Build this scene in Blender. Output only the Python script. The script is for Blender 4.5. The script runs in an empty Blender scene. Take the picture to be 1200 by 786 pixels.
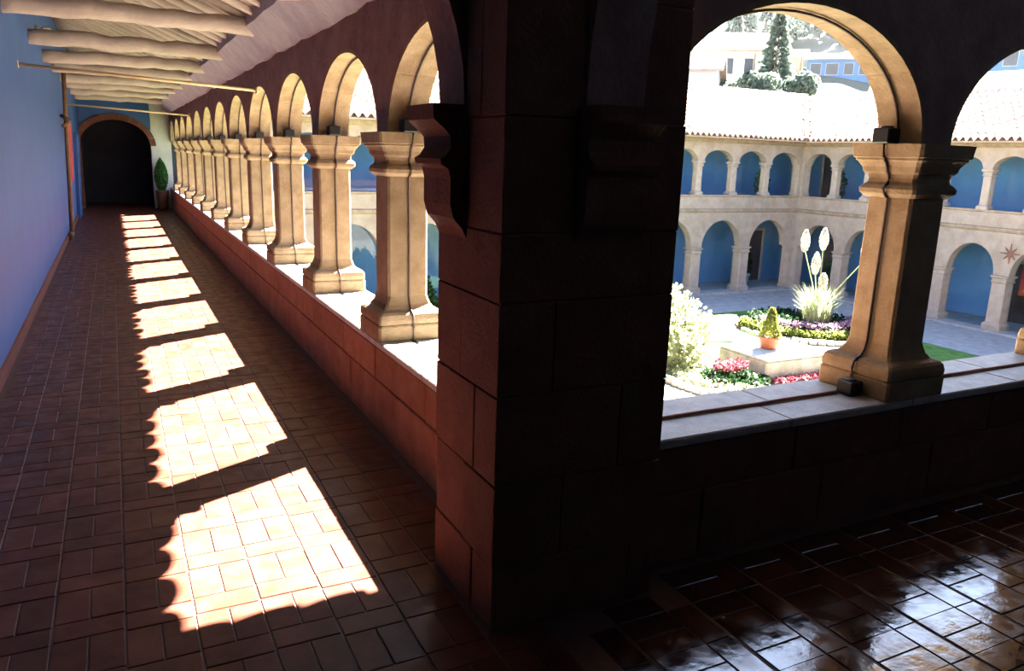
import bpy, bmesh, math, random
from mathutils import Vector, Matrix
random.seed(7)
scene = bpy.context.scene
COL = scene.collection
R = math.radians

# ------------------------------------------------------------------ camera
H = 2.0
yaw, pit, roll = R(27.188), R(13.024), R(1.861)
F = Vector((math.sin(yaw)*math.cos(pit), math.cos(yaw)*math.cos(pit), -math.sin(pit)))
Rt = Vector((math.cos(yaw), -math.sin(yaw), 0)); Up = Rt.cross(F)
R2 = Rt*math.cos(roll) + Up*math.sin(roll); U2 = -Rt*math.sin(roll) + Up*math.cos(roll)
cam_d = bpy.data.cameras.new('camera'); cam = bpy.data.objects.new('camera', cam_d); COL.objects.link(cam)
m = Matrix.Identity(4)
for i in range(3):
    m[i][0] = R2[i]; m[i][1] = U2[i]; m[i][2] = -F[i]
m[2][3] = H
cam.matrix_world = m
cam_d.sensor_fit = 'HORIZONTAL'; cam_d.sensor_width = 36.0; cam_d.lens = 902.57/1200*36
cam_d.clip_start = 0.05; cam_d.clip_end = 600
scene.camera = cam

def in_view(x, y, z, pad=25):
    d = Vector((x, y, z-H)); w = d.dot(F)
    if w < .2: return False
    u = 600+902.57*d.dot(R2)/w; v = 393-902.57*d.dot(U2)/w
    return -pad < u < 1200+pad and -pad < v < 786+pad

# ------------------------------------------------------------------ sky, sun, exposure
SUN = Vector((.92, .46, 1.0))
wd = bpy.data.worlds.new('sky'); scene.world = wd; wd.use_nodes = True
nt = wd.node_tree; bg = nt.nodes['Background']
sky = nt.nodes.new('ShaderNodeTexSky'); sky.sky_type = 'NISHITA'; sky.sun_disc = False
sky.sun_elevation = math.atan2(1, math.hypot(.92, .46)); sky.sun_rotation = math.atan2(.92, .46)
sky.altitude = 1000; sky.air_density = 1.0; sky.dust_density = .5; sky.ozone_density = 1.0
nt.links.new(sky.outputs[0], bg.inputs[0]); bg.inputs[1].default_value = 1.2
sd = bpy.data.lights.new('sun', 'SUN'); sd.energy = 240.0; sd.angle = R(.53); sd.color = (1.0, .95, .86)
so = bpy.data.objects.new('sun', sd); COL.objects.link(so)
so.rotation_euler = (-SUN).to_track_quat('-Z', 'Y').to_euler(); so.location = (20, 12, 40)
vs = scene.view_settings
scene.display_settings.display_device = 'sRGB'
vs.view_transform = 'Standard'; vs.look = 'None'; vs.exposure = 0.0; vs.gamma = 1.0; vs.use_curve_mapping = False

# ------------------------------------------------------------------ materials
def mat(name, c, rough=.8, c2=None, scale=3.0, bump=.0, bscale=40.0, spec=.3, rand=0.0, island=0.0, detail=5, rvar=0.0, coat=0.0):
    mt = bpy.data.materials.new(name); mt.use_nodes = True
    n = mt.node_tree.nodes; l = mt.node_tree.links; b = n['Principled BSDF']
    b.inputs['Roughness'].default_value = rough
    b.inputs['Specular IOR Level'].default_value = spec
    b.inputs['Coat Weight'].default_value = coat
    b.inputs['Base Color'].default_value = (*c, 1)
    geo = n.new('ShaderNodeNewGeometry')
    out = None
    if c2:
        tx = n.new('ShaderNodeTexNoise'); tx.inputs['Scale'].default_value = scale; tx.inputs['Detail'].default_value = detail
        tx.inputs['Roughness'].default_value = .62
        l.new(geo.outputs['Position'], tx.inputs['Vector'])
        rp = n.new('ShaderNodeValToRGB'); rp.color_ramp.elements[0].position = .36; rp.color_ramp.elements[1].position = .64
        rp.color_ramp.elements[0].color = (*c, 1); rp.color_ramp.elements[1].color = (*c2, 1)
        l.new(tx.outputs['Fac'], rp.inputs[0]); out = rp.outputs[0]
        if rvar:
            mr = n.new('ShaderNodeMapRange'); mr.inputs[1].default_value = .35; mr.inputs[2].default_value = .65
            mr.inputs[3].default_value = rough-rvar; mr.inputs[4].default_value = rough+rvar
            t2 = n.new('ShaderNodeTexNoise'); t2.inputs['Scale'].default_value = scale*1.7; t2.inputs['Detail'].default_value = 6
            l.new(geo.outputs['Position'], t2.inputs['Vector']); l.new(t2.outputs['Fac'], mr.inputs[0]); l.new(mr.outputs[0], b.inputs['Roughness'])
    if rand or island:
        oi = n.new('ShaderNodeObjectInfo'); ad = n.new('ShaderNodeMath'); ad.operation = 'ADD'
        l.new(oi.outputs['Random'], ad.inputs[0]); l.new(geo.outputs['Random Per Island'], ad.inputs[1])
        fr = n.new('ShaderNodeMath'); fr.operation = 'FRACT'; l.new(ad.outputs[0], fr.inputs[0])
        mr2 = n.new('ShaderNodeMapRange'); mr2.inputs[3].default_value = 1-max(rand, island); mr2.inputs[4].default_value = 1+max(rand, island)
        l.new(fr.outputs[0], mr2.inputs[0])
        mx = n.new('ShaderNodeVectorMath'); mx.operation = 'SCALE'
        if out is None:
            rgb = n.new('ShaderNodeRGB'); rgb.outputs[0].default_value = (*c, 1); out = rgb.outputs[0]
        l.new(out, mx.inputs[0]); l.new(mr2.outputs[0], mx.inputs['Scale']); out = mx.outputs[0]
    if out is not None: l.new(out, b.inputs['Base Color'])
    if bump:
        t3 = n.new('ShaderNodeTexNoise'); t3.inputs['Scale'].default_value = bscale; t3.inputs['Detail'].default_value = 6
        l.new(geo.outputs['Position'], t3.inputs['Vector'])
        bp = n.new('ShaderNodeBump'); bp.inputs['Strength'].default_value = bump; bp.inputs['Distance'].default_value = .02
        l.new(t3.outputs['Fac'], bp.inputs['Height']); l.new(bp.outputs[0], b.inputs['Normal'])
    return mt

def leafmat(name, c, c2=None, tr=.35, scale=6):
    mt = mat(name, c, .6, c2 or tuple(v*.6 for v in c), scale, spec=.2, island=.35)
    n = mt.node_tree.nodes; l = mt.node_tree.links; b = n['Principled BSDF']
    t = n.new('ShaderNodeBsdfTranslucent'); ms = n.new('ShaderNodeMixShader'); ms.inputs[0].default_value = tr
    src = b.inputs['Base Color'].links[0].from_socket
    l.new(src, t.inputs[0]); l.new(b.outputs[0], ms.inputs[1]); l.new(t.outputs[0], ms.inputs[2])
    l.new(ms.outputs[0], n['Material Output'].inputs[0])
    return mt

M = {}
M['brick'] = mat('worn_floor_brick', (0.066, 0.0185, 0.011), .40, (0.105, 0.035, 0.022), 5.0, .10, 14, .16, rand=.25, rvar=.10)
M['brickshade'] = mat('waxed_shade_floor_brick', (0.032, 0.011, 0.008), .13, (0.055, 0.021, 0.015), 5.0, .10, 12, 1.0, rand=.25, rvar=.09)  # same waxed brick as the west floor, colour darkened for the shaded gallery
M['mortar'] = mat('floor_mortar', (0.085, 0.05, 0.042), .6, (0.12, 0.075, 0.065), 30, .2)
M['stone'] = mat('golden_stone', (0.1984, 0.1355, 0.076), .85, (0.2711, 0.1984, 0.1191), 7, .35, 60, .2, rand=.08)
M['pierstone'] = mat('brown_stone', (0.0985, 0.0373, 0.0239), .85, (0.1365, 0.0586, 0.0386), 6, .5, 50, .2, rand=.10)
M['parapet'] = mat('red_brown_parapet_stone', (0.1919, 0.0811, 0.0457), .85, (0.2509, 0.1217, 0.0701), 5, .5, 45, .2, rand=.08)
M['pmortar'] = mat('parapet_mortar', (0.12, 0.06, 0.042), .9, (0.156, 0.084, 0.06), 20)
M['sill'] = mat('pale_sill_stone', (0.2422, 0.2339, 0.2255), .6, (0.3341, 0.3257, 0.3132), 9, .3, 60, .4, rand=.07)
M['plaster'] = mat('brown_plaster', (0.1786, 0.1013, 0.0898), .9, (0.2534, 0.1555, 0.1325), 5, .7, 30, .1)
M['cove'] = mat('lavender_plaster', (0.311, 0.2748, 0.2955), .9, (0.3836, 0.3422, 0.3473), 4, .5, 25, .1)
M['lime'] = mat('whitewash', (0.3755, 0.3087, 0.2572), .9, (0.4333, 0.3636, 0.308), 5, .5, 18, .1)
M['limeboard'] = mat('whitewashed_boards', (0.2974, 0.2375, 0.1969), .9, (0.3513, 0.2882, 0.2438), 3, .4, 14, .1)
M['bluewall'] = mat('blue_wall_paint', (0.0216, 0.0663, 0.1997), .55, (0.0288, 0.0819, 0.2338), 1.2, .12, 9, .3)
M['bluedeep'] = mat('deep_blue_paint', (0.075, 0.185, 0.36), .7, (0.09, 0.215, 0.41), 1.5, .1, 9, .3)
M['blueshade'] = mat('shade_dark_blue_paint', (.025, .03, .05), .8, (.035, .042, .065), 1.5)  # gloom of the unlit rooms is put into this wall colour
M['base'] = mat('dark_red_skirting', (0.12, 0.03, 0.022), .5, (0.16, 0.045, 0.03), 4)
M['facade'] = mat('weathered_facade', (0.238, 0.1877, 0.1539), .9, (0.3041, 0.2524, 0.2155), 2.2, .4, 12, .1)
M['fcol'] = mat('pale_column_stone', (0.2651, 0.2134, 0.1773), .9, (0.3209, 0.2692, 0.2331), 4, .3, 20, .1, rand=.05)
M['mould'] = mat('worn_moulding', (0.2072, 0.1548, 0.1132), .9, (0.2812, 0.2202, 0.1698), 4, .3, 20, .1)
M['tile'] = mat('pale_roof_tile', (0.36, 0.26, 0.205), .9, (0.46, 0.36, 0.295), 5, .3, 20, .1, island=.15, rand=.15)  # pale terracotta, tone varies from tile to tile
M['wood'] = mat('aged_wood', (0.132, 0.066, 0.033), .7, (0.187, 0.1045, 0.055), 8, .4, 30)
M['rod'] = mat('ochre_tie_rod', (.48, .36, .20), .6, (.56, .43, .25), 8)
M['black'] = mat('black_fixture', (0.0043, 0.004, 0.0043), .5, (0.0072, 0.0065, 0.0065), 20)
M['cable'] = mat('dark_cable', (.05, .03, .025), .6, (.09, .055, .04), 30)
M['rcable'] = mat('red_brown_cable', (.22, .10, .07), .6, (.28, .14, .10), 30)
M['red'] = mat('red_cloth', (0.3, 0.018, 0.018), .8, (0.36, 0.036, 0.03), 10, .2)
M['flag'] = mat('grey_flagstone', (0.22, 0.215, 0.225), .85, (0.31, 0.305, 0.31), 3, .4, 14, .2)
M['kerb'] = mat('pale_kerb_stone', (0.3, 0.285, 0.26), .9, (0.4, 0.375, 0.345), 5, .4, 20, .2, rand=.1)
M['grass'] = mat('lawn', (0.05, 0.115, 0.025), .9, (0.1, 0.185, 0.045), 3, .6, 60, .1)
M['bedsoil'] = mat('bed_soil', (0.1, 0.06, 0.035), .95, (0.15, 0.095, 0.055), 6, .6, 40)
M['path'] = mat('sandy_path', (0.185, 0.17, 0.135), .95, (0.23, 0.215, 0.175), 4, .4, 40)
M['granite'] = mat('mossy_block_stone', (0.216, 0.2025, 0.1665), .9, (0.324, 0.3105, 0.279), 3.5, .5, 25, .2)
M['terra'] = mat('terracotta', (0.1575, 0.0446, 0.021), .8, (0.1943, 0.0683, 0.0341), 8, .2)
M['whitepot'] = mat('white_glazed_pot', (0.36, 0.37, 0.39), .5, (0.42, 0.43, 0.44), 8)
M['iron'] = mat('rusty_iron', (.13, .06, .045), .7, (.20, .10, .07), 10)
M['hwhite'] = mat('house_whitewash', (0.42, 0.4, 0.37), .9, (0.5, 0.485, 0.45), 2, .2, 8)
M['hochre'] = mat('house_ochre', (0.28, 0.22, 0.145), .9, (0.34, 0.275, 0.19), 2, .2, 8)
M['hblue'] = mat('house_blue', (0.06, 0.14, 0.31), .8, (0.08, 0.17, 0.35), 2)
M['hwin'] = mat('dark_window', (0.035, 0.0385, 0.0455), .3, (0.049, 0.0525, 0.0595), 3)
M['hroof'] = mat('house_tiles', (0.27, 0.18, 0.135), .9, (0.36, 0.26, 0.2), 3, .5, 14, .1)
M['hill'] = mat('dry_hillside', (0.05, 0.058, 0.038), .95, (0.085, 0.082, 0.058), .12, .5, 1.0)
M['trunk'] = mat('bark', (.16, .11, .07), .9, (.22, .16, .11), 8)
M['door'] = mat('dark_door_and_shade_wood', (0.035, 0.0192, 0.0158), .7, (0.056, 0.0315, 0.0245), 5)  # door wood, also used to darken the near ceilings for shade
M['leaf'] = leafmat('leaf_green', (0.05, 0.105, 0.025))
M['leafpale'] = leafmat('leaf_pale', (0.2167, 0.255, 0.1148), (0.3443, 0.3506, 0.2104), .4)
M['leafyel'] = leafmat('leaf_yellow_green', (0.152, 0.16, 0.032), (0.104, 0.136, 0.028), .4)
M['leafdark'] = leafmat('leaf_dark', (0.016, 0.0384, 0.0128))
M['leafhaze'] = leafmat('leaf_haze_pale', (0.1, 0.135, 0.1), (0.14, 0.17, 0.13), .5)  # leaf colour paled to stand in for haze on the slope
M['cyp'] = leafmat('cypress_green', (.035, .12, .03), (.06, .18, .045))
M['fred'] = leafmat('red_petals', (0.168, 0.0158, 0.0289), (0.2205, 0.063, 0.0735), .3)
M['fpink'] = leafmat('pink_petals', (0.216, 0.09, 0.162), (0.276, 0.192, 0.234), .3)
M['plume'] = leafmat('white_plume', (0.48, 0.45, 0.41), (0.42, 0.4, 0.34), .3)
# window glass: see-through with a real fresnel reflection
g = bpy.data.materials.new('window_glass'); g.use_nodes = True
n = g.node_tree.nodes; l = g.node_tree.links; n.remove(n['Principled BSDF'])
tr = n.new('ShaderNodeBsdfTransparent'); tr.inputs[0].default_value = (.90, .95, .97, 1)
gl = n.new('ShaderNodeBsdfGlossy'); gl.inputs['Roughness'].default_value = .02
fr = n.new('ShaderNodeFresnel'); fr.inputs[0].default_value = 1.5; mx = n.new('ShaderNodeMixShader')
ge = n.new('ShaderNodeNewGeometry'); fm = n.new('ShaderNodeMath'); fm.operation = 'SUBTRACT'; fm.use_clamp = True
l.new(fr.outputs[0], fm.inputs[0]); l.new(ge.outputs['Backfacing'], fm.inputs[1])   # only the outer face of a pane reflects
l.new(fm.outputs[0], mx.inputs[0]); l.new(tr.outputs[0], mx.inputs[1]); l.new(gl.outputs[0], mx.inputs[2]); l.new(mx.outputs[0], n['Material Output'].inputs[0])
M['glass'] = g

# ------------------------------------------------------------------ helpers
def link(name, me, mt, parent=None, loc=None, rot=None):
    o = bpy.data.objects.new(name, me); COL.objects.link(o)
    if mt is not None and not me.materials: me.materials.append(M[mt])
    if parent: o.parent = parent
    if loc: o.location = loc
    if rot: o.rotation_euler = rot
    return o
def empty(name, loc=(0, 0, 0), rot=None):
    o = bpy.data.objects.new(name, None); COL.objects.link(o); o.location = loc; o.empty_display_size = .1
    if rot: o.rotation_euler = rot
    return o
def tag(o, label, cat, group=None):
    o['label'] = label; o['category'] = cat
    if group: o['group'] = group
    return o
def struct(o, label=None):
    o['kind'] = 'structure'
    if label: o['label'] = label
    return o
def stuff(o):
    o['kind'] = 'stuff'; return o
def copy_tree(o, parent=None):
    c = o.copy(); COL.objects.link(c); c.parent = parent
    for ch in o.children: copy_tree(ch, c)
    return c
class MB:
    def __init__(s): s.v = []; s.f = []
    def add(s, vs, fs):
        k = len(s.v); s.v += [tuple(p) for p in vs]; s.f += [tuple(i+k for i in f) for f in fs]; return s
    def box(s, a, b):
        x0, y0, z0 = a; x1, y1, z1 = b
        return s.add([(x0,y0,z0),(x1,y0,z0),(x1,y1,z0),(x0,y1,z0),(x0,y0,z1),(x1,y0,z1),(x1,y1,z1),(x0,y1,z1)],
                     [(3,2,1,0),(4,5,6,7),(0,1,5,4),(1,2,6,5),(2,3,7,6),(3,0,4,7)])
    def cbox(s, a, b, c=.01):      # box with chamfered edges
        lo, hi = a, b; vs = []; idx = {}
        for ix in (0, 1):
            for iy in (0, 1):
                for iz in (0, 1):
                    P = [(lo[0], hi[0])[ix], (lo[1], hi[1])[iy], (lo[2], hi[2])[iz]]
                    sg = [1 if i == 0 else -1 for i in (ix, iy, iz)]
                    for ax in range(3):
                        q = [P[k]+(sg[k]*c if k != ax else 0) for k in range(3)]
                        idx[(ix, iy, iz, ax)] = len(vs); vs.append(tuple(q))
        fs = []
        def V(t, ax): return idx[(t[0], t[1], t[2], ax)]
        for ax in range(3):
            o1, o2 = (ax+1) % 3, (ax+2) % 3
            for sd_ in (0, 1):
                ring = []
                for p, q in ((0,0),(1,0),(1,1),(0,1)):
                    t = [0,0,0]; t[ax] = sd_; t[o1] = p; t[o2] = q; ring.append(V(t, ax))
                fs.append(tuple(ring if sd_ else ring[::-1]))
        for ax in range(3):            # edges along axis ax
            o1, o2 = (ax+1) % 3, (ax+2) % 3
            for p in (0, 1):
                for q in (0, 1):
                    t0 = [0,0,0]; t1 = [0,0,0]; t1[ax] = 1
                    t0[o1] = t1[o1] = p; t0[o2] = t1[o2] = q
                    r = [V(t0, o1), V(t1, o1), V(t1, o2), V(t0, o2)]
                    fs.append(tuple(r if p != q else r[::-1]))
        for ix in (0, 1):
            for iy in (0, 1):
                for iz in (0, 1):
                    r = [V((ix,iy,iz), k) for k in range(3)]
                    fs.append(tuple(r if (ix+iy+iz) % 2 else r[::-1]))
        return s.add(vs, fs)
    def sq(s, secs, ch=.012, cx=0, cy=0):     # stack of chamfered square sections [(half width, z)]
        vs = []; n_ = len(secs)
        for h, z in secs:
            c = min(ch, h*.4)
            vs += [(cx+h,cy-h+c,z),(cx+h,cy+h-c,z),(cx+h-c,cy+h,z),(cx-h+c,cy+h,z),(cx-h,cy+h-c,z),(cx-h,cy-h+c,z),(cx-h+c,cy-h,z),(cx+h-c,cy-h,z)]
        fs = [tuple(range(7,-1,-1)), tuple(range((n_-1)*8, n_*8))]
        for i in range(n_-1):
            for k in range(8):
                k2 = (k+1) % 8; fs.append((i*8+k, i*8+k2, i*8+8+k2, i*8+8+k))
        return s.add(vs, fs)
    def lathe(s, prof, n_=16, cx=0, cy=0, cap=True):
        vs = []; N = len(prof)
        for r, z in prof:
            for k in range(n_):
                a = 2*math.pi*k/n_; vs.append((cx+r*math.cos(a), cy+r*math.sin(a), z))
        fs = []
        if cap: fs = [tuple(range(n_-1,-1,-1)), tuple(range((N-1)*n_, N*n_))]
        for i in range(N-1):
            for k in range(n_):
                k2 = (k+1) % n_; fs.append((i*n_+k, i*n_+k2, i*n_+n_+k2, i*n_+n_+k))
        return s.add(vs, fs)
    def tube(s, pts, r, n_=6):
        P = [Vector(p) for p in pts]; rs = r if isinstance(r, (list, tuple)) else [r]*len(P)
        vs = []
        for i, p in enumerate(P):
            d = (P[min(i+1, len(P)-1)]-P[max(i-1, 0)]).normalized()
            a = d.cross(Vector((0,0,1)));
            if a.length < .05: a = d.cross(Vector((0,1,0)))
            a.normalize(); b = d.cross(a)
            for k in range(n_):
                t = 2*math.pi*k/n_; vs.append(p+(a*math.cos(t)+b*math.sin(t))*rs[i])
        fs = [tuple(range(n_)), tuple(range(len(P)*n_-1, (len(P)-1)*n_-1, -1))]
        for i in range(len(P)-1):
            for k in range(n_):
                k2 = (k+1) % n_; fs.append((i*n_+k2, i*n_+k, i*n_+n_+k, i*n_+n_+k2))
        return s.add(vs, fs)
    def prism(s, poly, axis, a, b):     # extrude polygon (p,q) along axis 'x','y' or 'z'
        f = {'x': lambda p, t: (t, p[0], p[1]), 'y': lambda p, t: (p[0], t, p[1]), 'z': lambda p, t: (p[0], p[1], t)}[axis]
        n_ = len(poly); vs = [f(p, a) for p in poly]+[f(p, b) for p in poly]
        fs = [tuple(range(n_-1,-1,-1)), tuple(range(n_, 2*n_))]+[(i, (i+1) % n_, n_+(i+1) % n_, n_+i) for i in range(n_)]
        return s.add(vs, fs)
    def leaf(s, p, size, d=None):
        if d is None: d = Vector((random.gauss(0,1), random.gauss(0,1), random.gauss(0,1)))
        d = d.normalized(); a = d.cross(Vector((random.gauss(0,1), random.gauss(0,1), random.gauss(0,1)))).normalized()
        p = Vector(p); k = size*.4
        return s.add([p-d*size*.5, p+a*k, p+d*size*.5, p-a*k], [(0,1,2,3)])
    def mesh(s, name, smooth=False, fix=True):
        me = bpy.data.meshes.new(name); me.from_pydata(s.v, [], s.f)
        if fix:
            bm = bmesh.new(); bm.from_mesh(me); bmesh.ops.recalc_face_normals(bm, faces=bm.faces[:]); bm.to_mesh(me); bm.free()
        if smooth:
            for p in me.polygons: p.use_smooth = True
        me.update(); return me
    def build(s, name, mt, parent=None, smooth=False, loc=None, rot=None, fix=True):
        return link(name, s.mesh(name, smooth, fix), mt, parent, loc, rot)
def box(name, a, b, mt, parent=None): return MB().box(a, b).build(name, mt, parent)
ORD = ['first','second','third','fourth','fifth','sixth','seventh','eighth','ninth','tenth','eleventh','twelfth','thirteenth','fourteenth','fifteenth','sixteenth']

# arcade wall: u runs along the wall, w across it, z up; openings are half ellipses
def arcade(name, mt, axis, u0, u1, w0, w1, zs, zt, opens, seg=14, parent=None):
    mb = MB()
    def P(u, w, z): return (u, w, z) if axis == 'x' else (w, u, z)
    us = []
    cur = u0
    cols = []
    for uc, a, rise in opens:
        pts = [(uc-a*math.cos(math.pi*k/seg), zs+rise*math.sin(math.pi*k/seg)) for k in range(seg+1)]
        cols.append((cur, zs)); cols.append((uc-a, zs)); cols += pts[1:-1]; cols.append((uc+a, zs)); cur = uc+a
    cols.append((cur, zs)); cols.append((u1, zs))
    c2 = []
    for c in cols:
        if not c2 or abs(c[0]-c2[-1][0]) > 1e-4: c2.append(c)
    vs = []
    for u, z in c2: vs += [P(u,w0,z), P(u,w0,zt), P(u,w1,zt), P(u,w1,z)]
    fs = [(0,1,2,3)]
    for i in range(len(c2)-1):
        a, b = i*4, i*4+4
        fs += [(a,b,b+1,a+1),(a+1,b+1,b+2,a+2),(a+2,b+2,b+3,a+3),(a+3,b+3,b,a)]
    k = (len(c2)-1)*4; fs.append((k+3,k+2,k+1,k))
    return mb.add(vs, fs).build(name, mt, parent)
def soffit_stones(parent, axis, uc, a, rise, zs, w0, w1, th=.03, npc=5, mt='stone'):
    for q in range(npc):
        mb = MB(); t0 = math.pi*q/npc+.0015; t1 = math.pi*(q+1)/npc-.0015; vs = []; K = 5
        for k in range(K+1):
            t = t0+(t1-t0)*k/K; c, s_ = math.cos(t), math.sin(t)
            for r in (0, th):
                for w in (w0, w1):
                    u, z = uc-(a+r)*c, zs+(rise+r)*s_
                    vs.append((u, w, z) if axis == 'x' else (w, u, z))
        fs = [(0,1,3,2), (K*4, K*4+2, K*4+3, K*4+1)]
        for k in range(K):
            b = k*4
            fs += [(b,b+4,b+5,b+1),(b+2,b+3,b+7,b+6),(b,b+2,b+6,b+4),(b+1,b+5,b+7,b+3)]
        mb.add(vs, fs).build('voussoir', mt, parent)
def pane_mesh(axis, uc, a, rise, zs, z0, w, seg=14):
    poly = [(uc-a, z0), (uc+a, z0)]+[(uc+a*math.cos(math.pi*k/seg), zs+rise*math.sin(math.pi*k/seg)) for k in range(seg+1)]
    return MB().prism(poly, 'y' if axis == 'x' else 'x', w-.008, w+.008)

# ================================================================== THE NEAR GALLERIES
SILL = .69; CAP = 2.14; PITCH = 2.055
AX = 1.84; AY0 = 5.40; NA = 12           # west gallery columns stand at (AX, AY0+k*PITCH)
BY = 3.04; BX0 = 4.12; NB = 4            # south gallery columns stand at (BX0+k*PITCH, BY)
YEND = 27.9
XL = -.98
def ceil_z(x): return 3.40+.43*(1.45-x) if x < 1.45 else 3.40-.13*(x-1.45)

# floors -----------------------------------------------------------
fw = struct(box('floor_west', (XL-.2, -1.0, -.30), (1.66, 31.0, -.006), 'mortar'), 'brick paved floor of the long sunlit west gallery')
fs_ = struct(box('floor_south', (1.661, -1.0, -.30), (31.0, 2.95, -.006), 'mortar'), 'brick paved floor of the dark south gallery')
BL, BW, GAP = .2675, .1345, .004
bm_v = MB().cbox((-BW/2+GAP/2, -BL/2+GAP/2, -.03), (BW/2-GAP/2, BL/2-GAP/2, 0), .0025).mesh('brick')
bm_v.materials.append(M['brick'])
bm_w = bm_v.copy(); bm_w.materials.clear(); bm_w.materials.append(M['brickshade'])
def lay(parent, spots, name, me, mt):
    vis = [s for s in spots if in_view(s[0], s[1], 0)]
    vis.sort(key=lambda s: math.hypot(s[0], s[1]))
    one = vis[:298]; rest_ = set(vis[298:])
    for (x, y, r) in one:
        o = link('brick', me, None, parent, (x, y, random.uniform(-.0015, .0005)), (random.gauss(0, .003), random.gauss(0, .003), r+random.gauss(0, .005)))
    mb = MB()
    for (x, y, r) in spots:
        if (x, y, r) in one: continue
        hx, hy = (BW/2-GAP/2, BL/2-GAP/2) if r == 0 else (BL/2-GAP/2, BW/2-GAP/2)
        zt = random.uniform(-.0015, .0005)
        tx, ty = random.gauss(0, .003), random.gauss(0, .003); c = .0025
        zz = lambda px, py, z: z+tx*px+ty*py
        vs = [(x+a*hx, y+b*hy, -.03) for a, b in ((-1,-1),(1,-1),(1,1),(-1,1))]
        vs += [(x+a*hx, y+b*hy, zz(a*hx, b*hy, zt-c)) for a, b in ((-1,-1),(1,-1),(1,1),(-1,1))]
        vs += [(x+a*(hx-c), y+b*(hy-c), zz(a*hx, b*hy, zt)) for a, b in ((-1,-1),(1,-1),(1,1),(-1,1))]
        f = [(8,9,10,11)]
        for q in range(4):
            q2 = (q+1) % 4; f += [(q,q2,4+q2,4+q),(4+q,4+q2,8+q2,8+q)]
        mb.add(vs, f)
    if mb.v: stuff(mb.build(name, mt, parent, fix=False))
spA = []
PX, PY = .2745, .405
for i in range(-5, 7):
    x0 = -.1+PX*i
    for j in range(-10, 76):
        y0 = 3.03+PY*j+(.012*((i*7) % 3-1))
        for xx, yy, r in ((x0+PX/4, y0+BL/2, 0), (x0+3*PX/4, y0+BL/2, 0), (x0+PX/2, y0+BL+BW/2+.003, math.pi/2)):
            hw = BW/2 if r == 0 else BL/2
            if xx-hw < XL+.01 or xx+hw > 1.66 or yy > 30.6: continue
            if xx+hw > 1.29 and 2.60 < yy < 3.36: continue
            if xx+hw > 1.58 and yy >= 3.3: continue
            spA.append((xx, yy, r))
lay(fw, spA, 'brick_paving', bm_v, 'brick')
spB = []
for i in range(-4, 14):
    x0 = 3.115+.4245*i
    for j in range(-10, 9):
        y0 = 1.932+.2675*j
        for xx, yy, r in ((x0+BL/2, y0+BW/2, math.pi/2), (x0+BL/2, y0+BW*1.5+.003, math.pi/2), (x0+BL+.005+BW/2, y0+BL/2, 0)):
            hx, hy = (BW/2, BL/2) if r == 0 else (BL/2, BW/2)
            if xx-hx < 1.665 or yy+hy > 2.80: continue
            if xx-hx < 2.14 and yy+hy > 2.65: continue
            spB.append((xx, yy, r))
lay(fs_, spB, 'brick_paving', bm_w, 'brickshade')

# outer (blue) wall of the west gallery, leaning slightly
mb = MB().prism([(XL, 0), (-.85, 3.35), (-.85, 4.75), (-1.35, 4.75), (-1.35, 0)], 'y', -1.0, 31.2)
struct(mb.build('wall_west', 'bluewall'), 'blue painted outer wall of the west gallery')
mb = MB().prism([(XL+.022, 0), (XL+.028, .13), (XL-.02, .14), (XL-.02, 0)], 'y', -.9, 27.7)
struct(mb.build('baseboard_west', 'base'), 'dark red skirting along the blue wall')
struct(box('wall_south', (-1.3, -1.3, -.3), (31, -.95, 4.8), 'blueshade'), 'dark outer wall of the south gallery')
struct(box('wall_east_end', (30.4, -1.0, -.3), (31.0, 3.4, 4.8), 'blueshade'), 'end wall of the dark south gallery')

# corner pier of stone blocks -------------------------------------
PXa, PXb, PYa, PYb = 1.30, 2.14, 2.64, 3.30
pier = empty('wall_corner_pier', (1.72, 2.97, 0))
struct(pier, 'massive dark stone block pier where the two galleries meet')
def at_pier(o): o.location = (-1.72, -2.97, 0); return o
at_pier(box('core', (PXa+.008, PYa+.008, 0), (PXb-.008, PYb-.008, 4.4), 'pmortar', pier))
zc = [0, .30, .672, 1.055, 1.44, 1.712, 2.15, 2.6, 3.05, 3.5]
for i in range(len(zc)-1):
    z0, z1 = zc[i]+.002, zc[i+1]-.002
    sx = [2.0, 1.62, 1.9, 1.55][i % 4]
    sy = [2.86, 2.96, 2.855, 3.02][i % 4]
    for (xa, xb, ya, yb) in ((PXa, sx-.002, PYa, sy-.002), (sx+.002, PXb, PYa, sy-.002), (PXa, sx-.002, sy+.002, PYb), (sx+.002, PXb, sy+.002, PYb)):
        j = random.uniform(-.004, .004)
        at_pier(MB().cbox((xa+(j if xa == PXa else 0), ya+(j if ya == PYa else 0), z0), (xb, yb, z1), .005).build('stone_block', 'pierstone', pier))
# imposts (respond capitals) on the faces that receive the arcades
capprof = [(0, 1.84), (.012, 1.86), (.03, 1.875), (.032, 1.90), (.012, 1.93), (.012, 1.975), (.03, 1.99), (.05, 2.04), (.06, 2.06), (.065, 2.14)]
at_pier(MB().prism([(PXb-.02, 1.84)]+[(PXb+d, z) for d, z in capprof]+[(PXb-.02, 2.14)], 'y', 2.86, 3.24).build('impost', 'pierstone', pier))
at_pier(MB().prism([(PYb-.02, 1.84)]+[(PYb+d, z) for d, z in capprof]+[(PYb-.02, 2.14)], 'x', 1.66, 2.03).build('impost', 'pierstone', pier))
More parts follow.
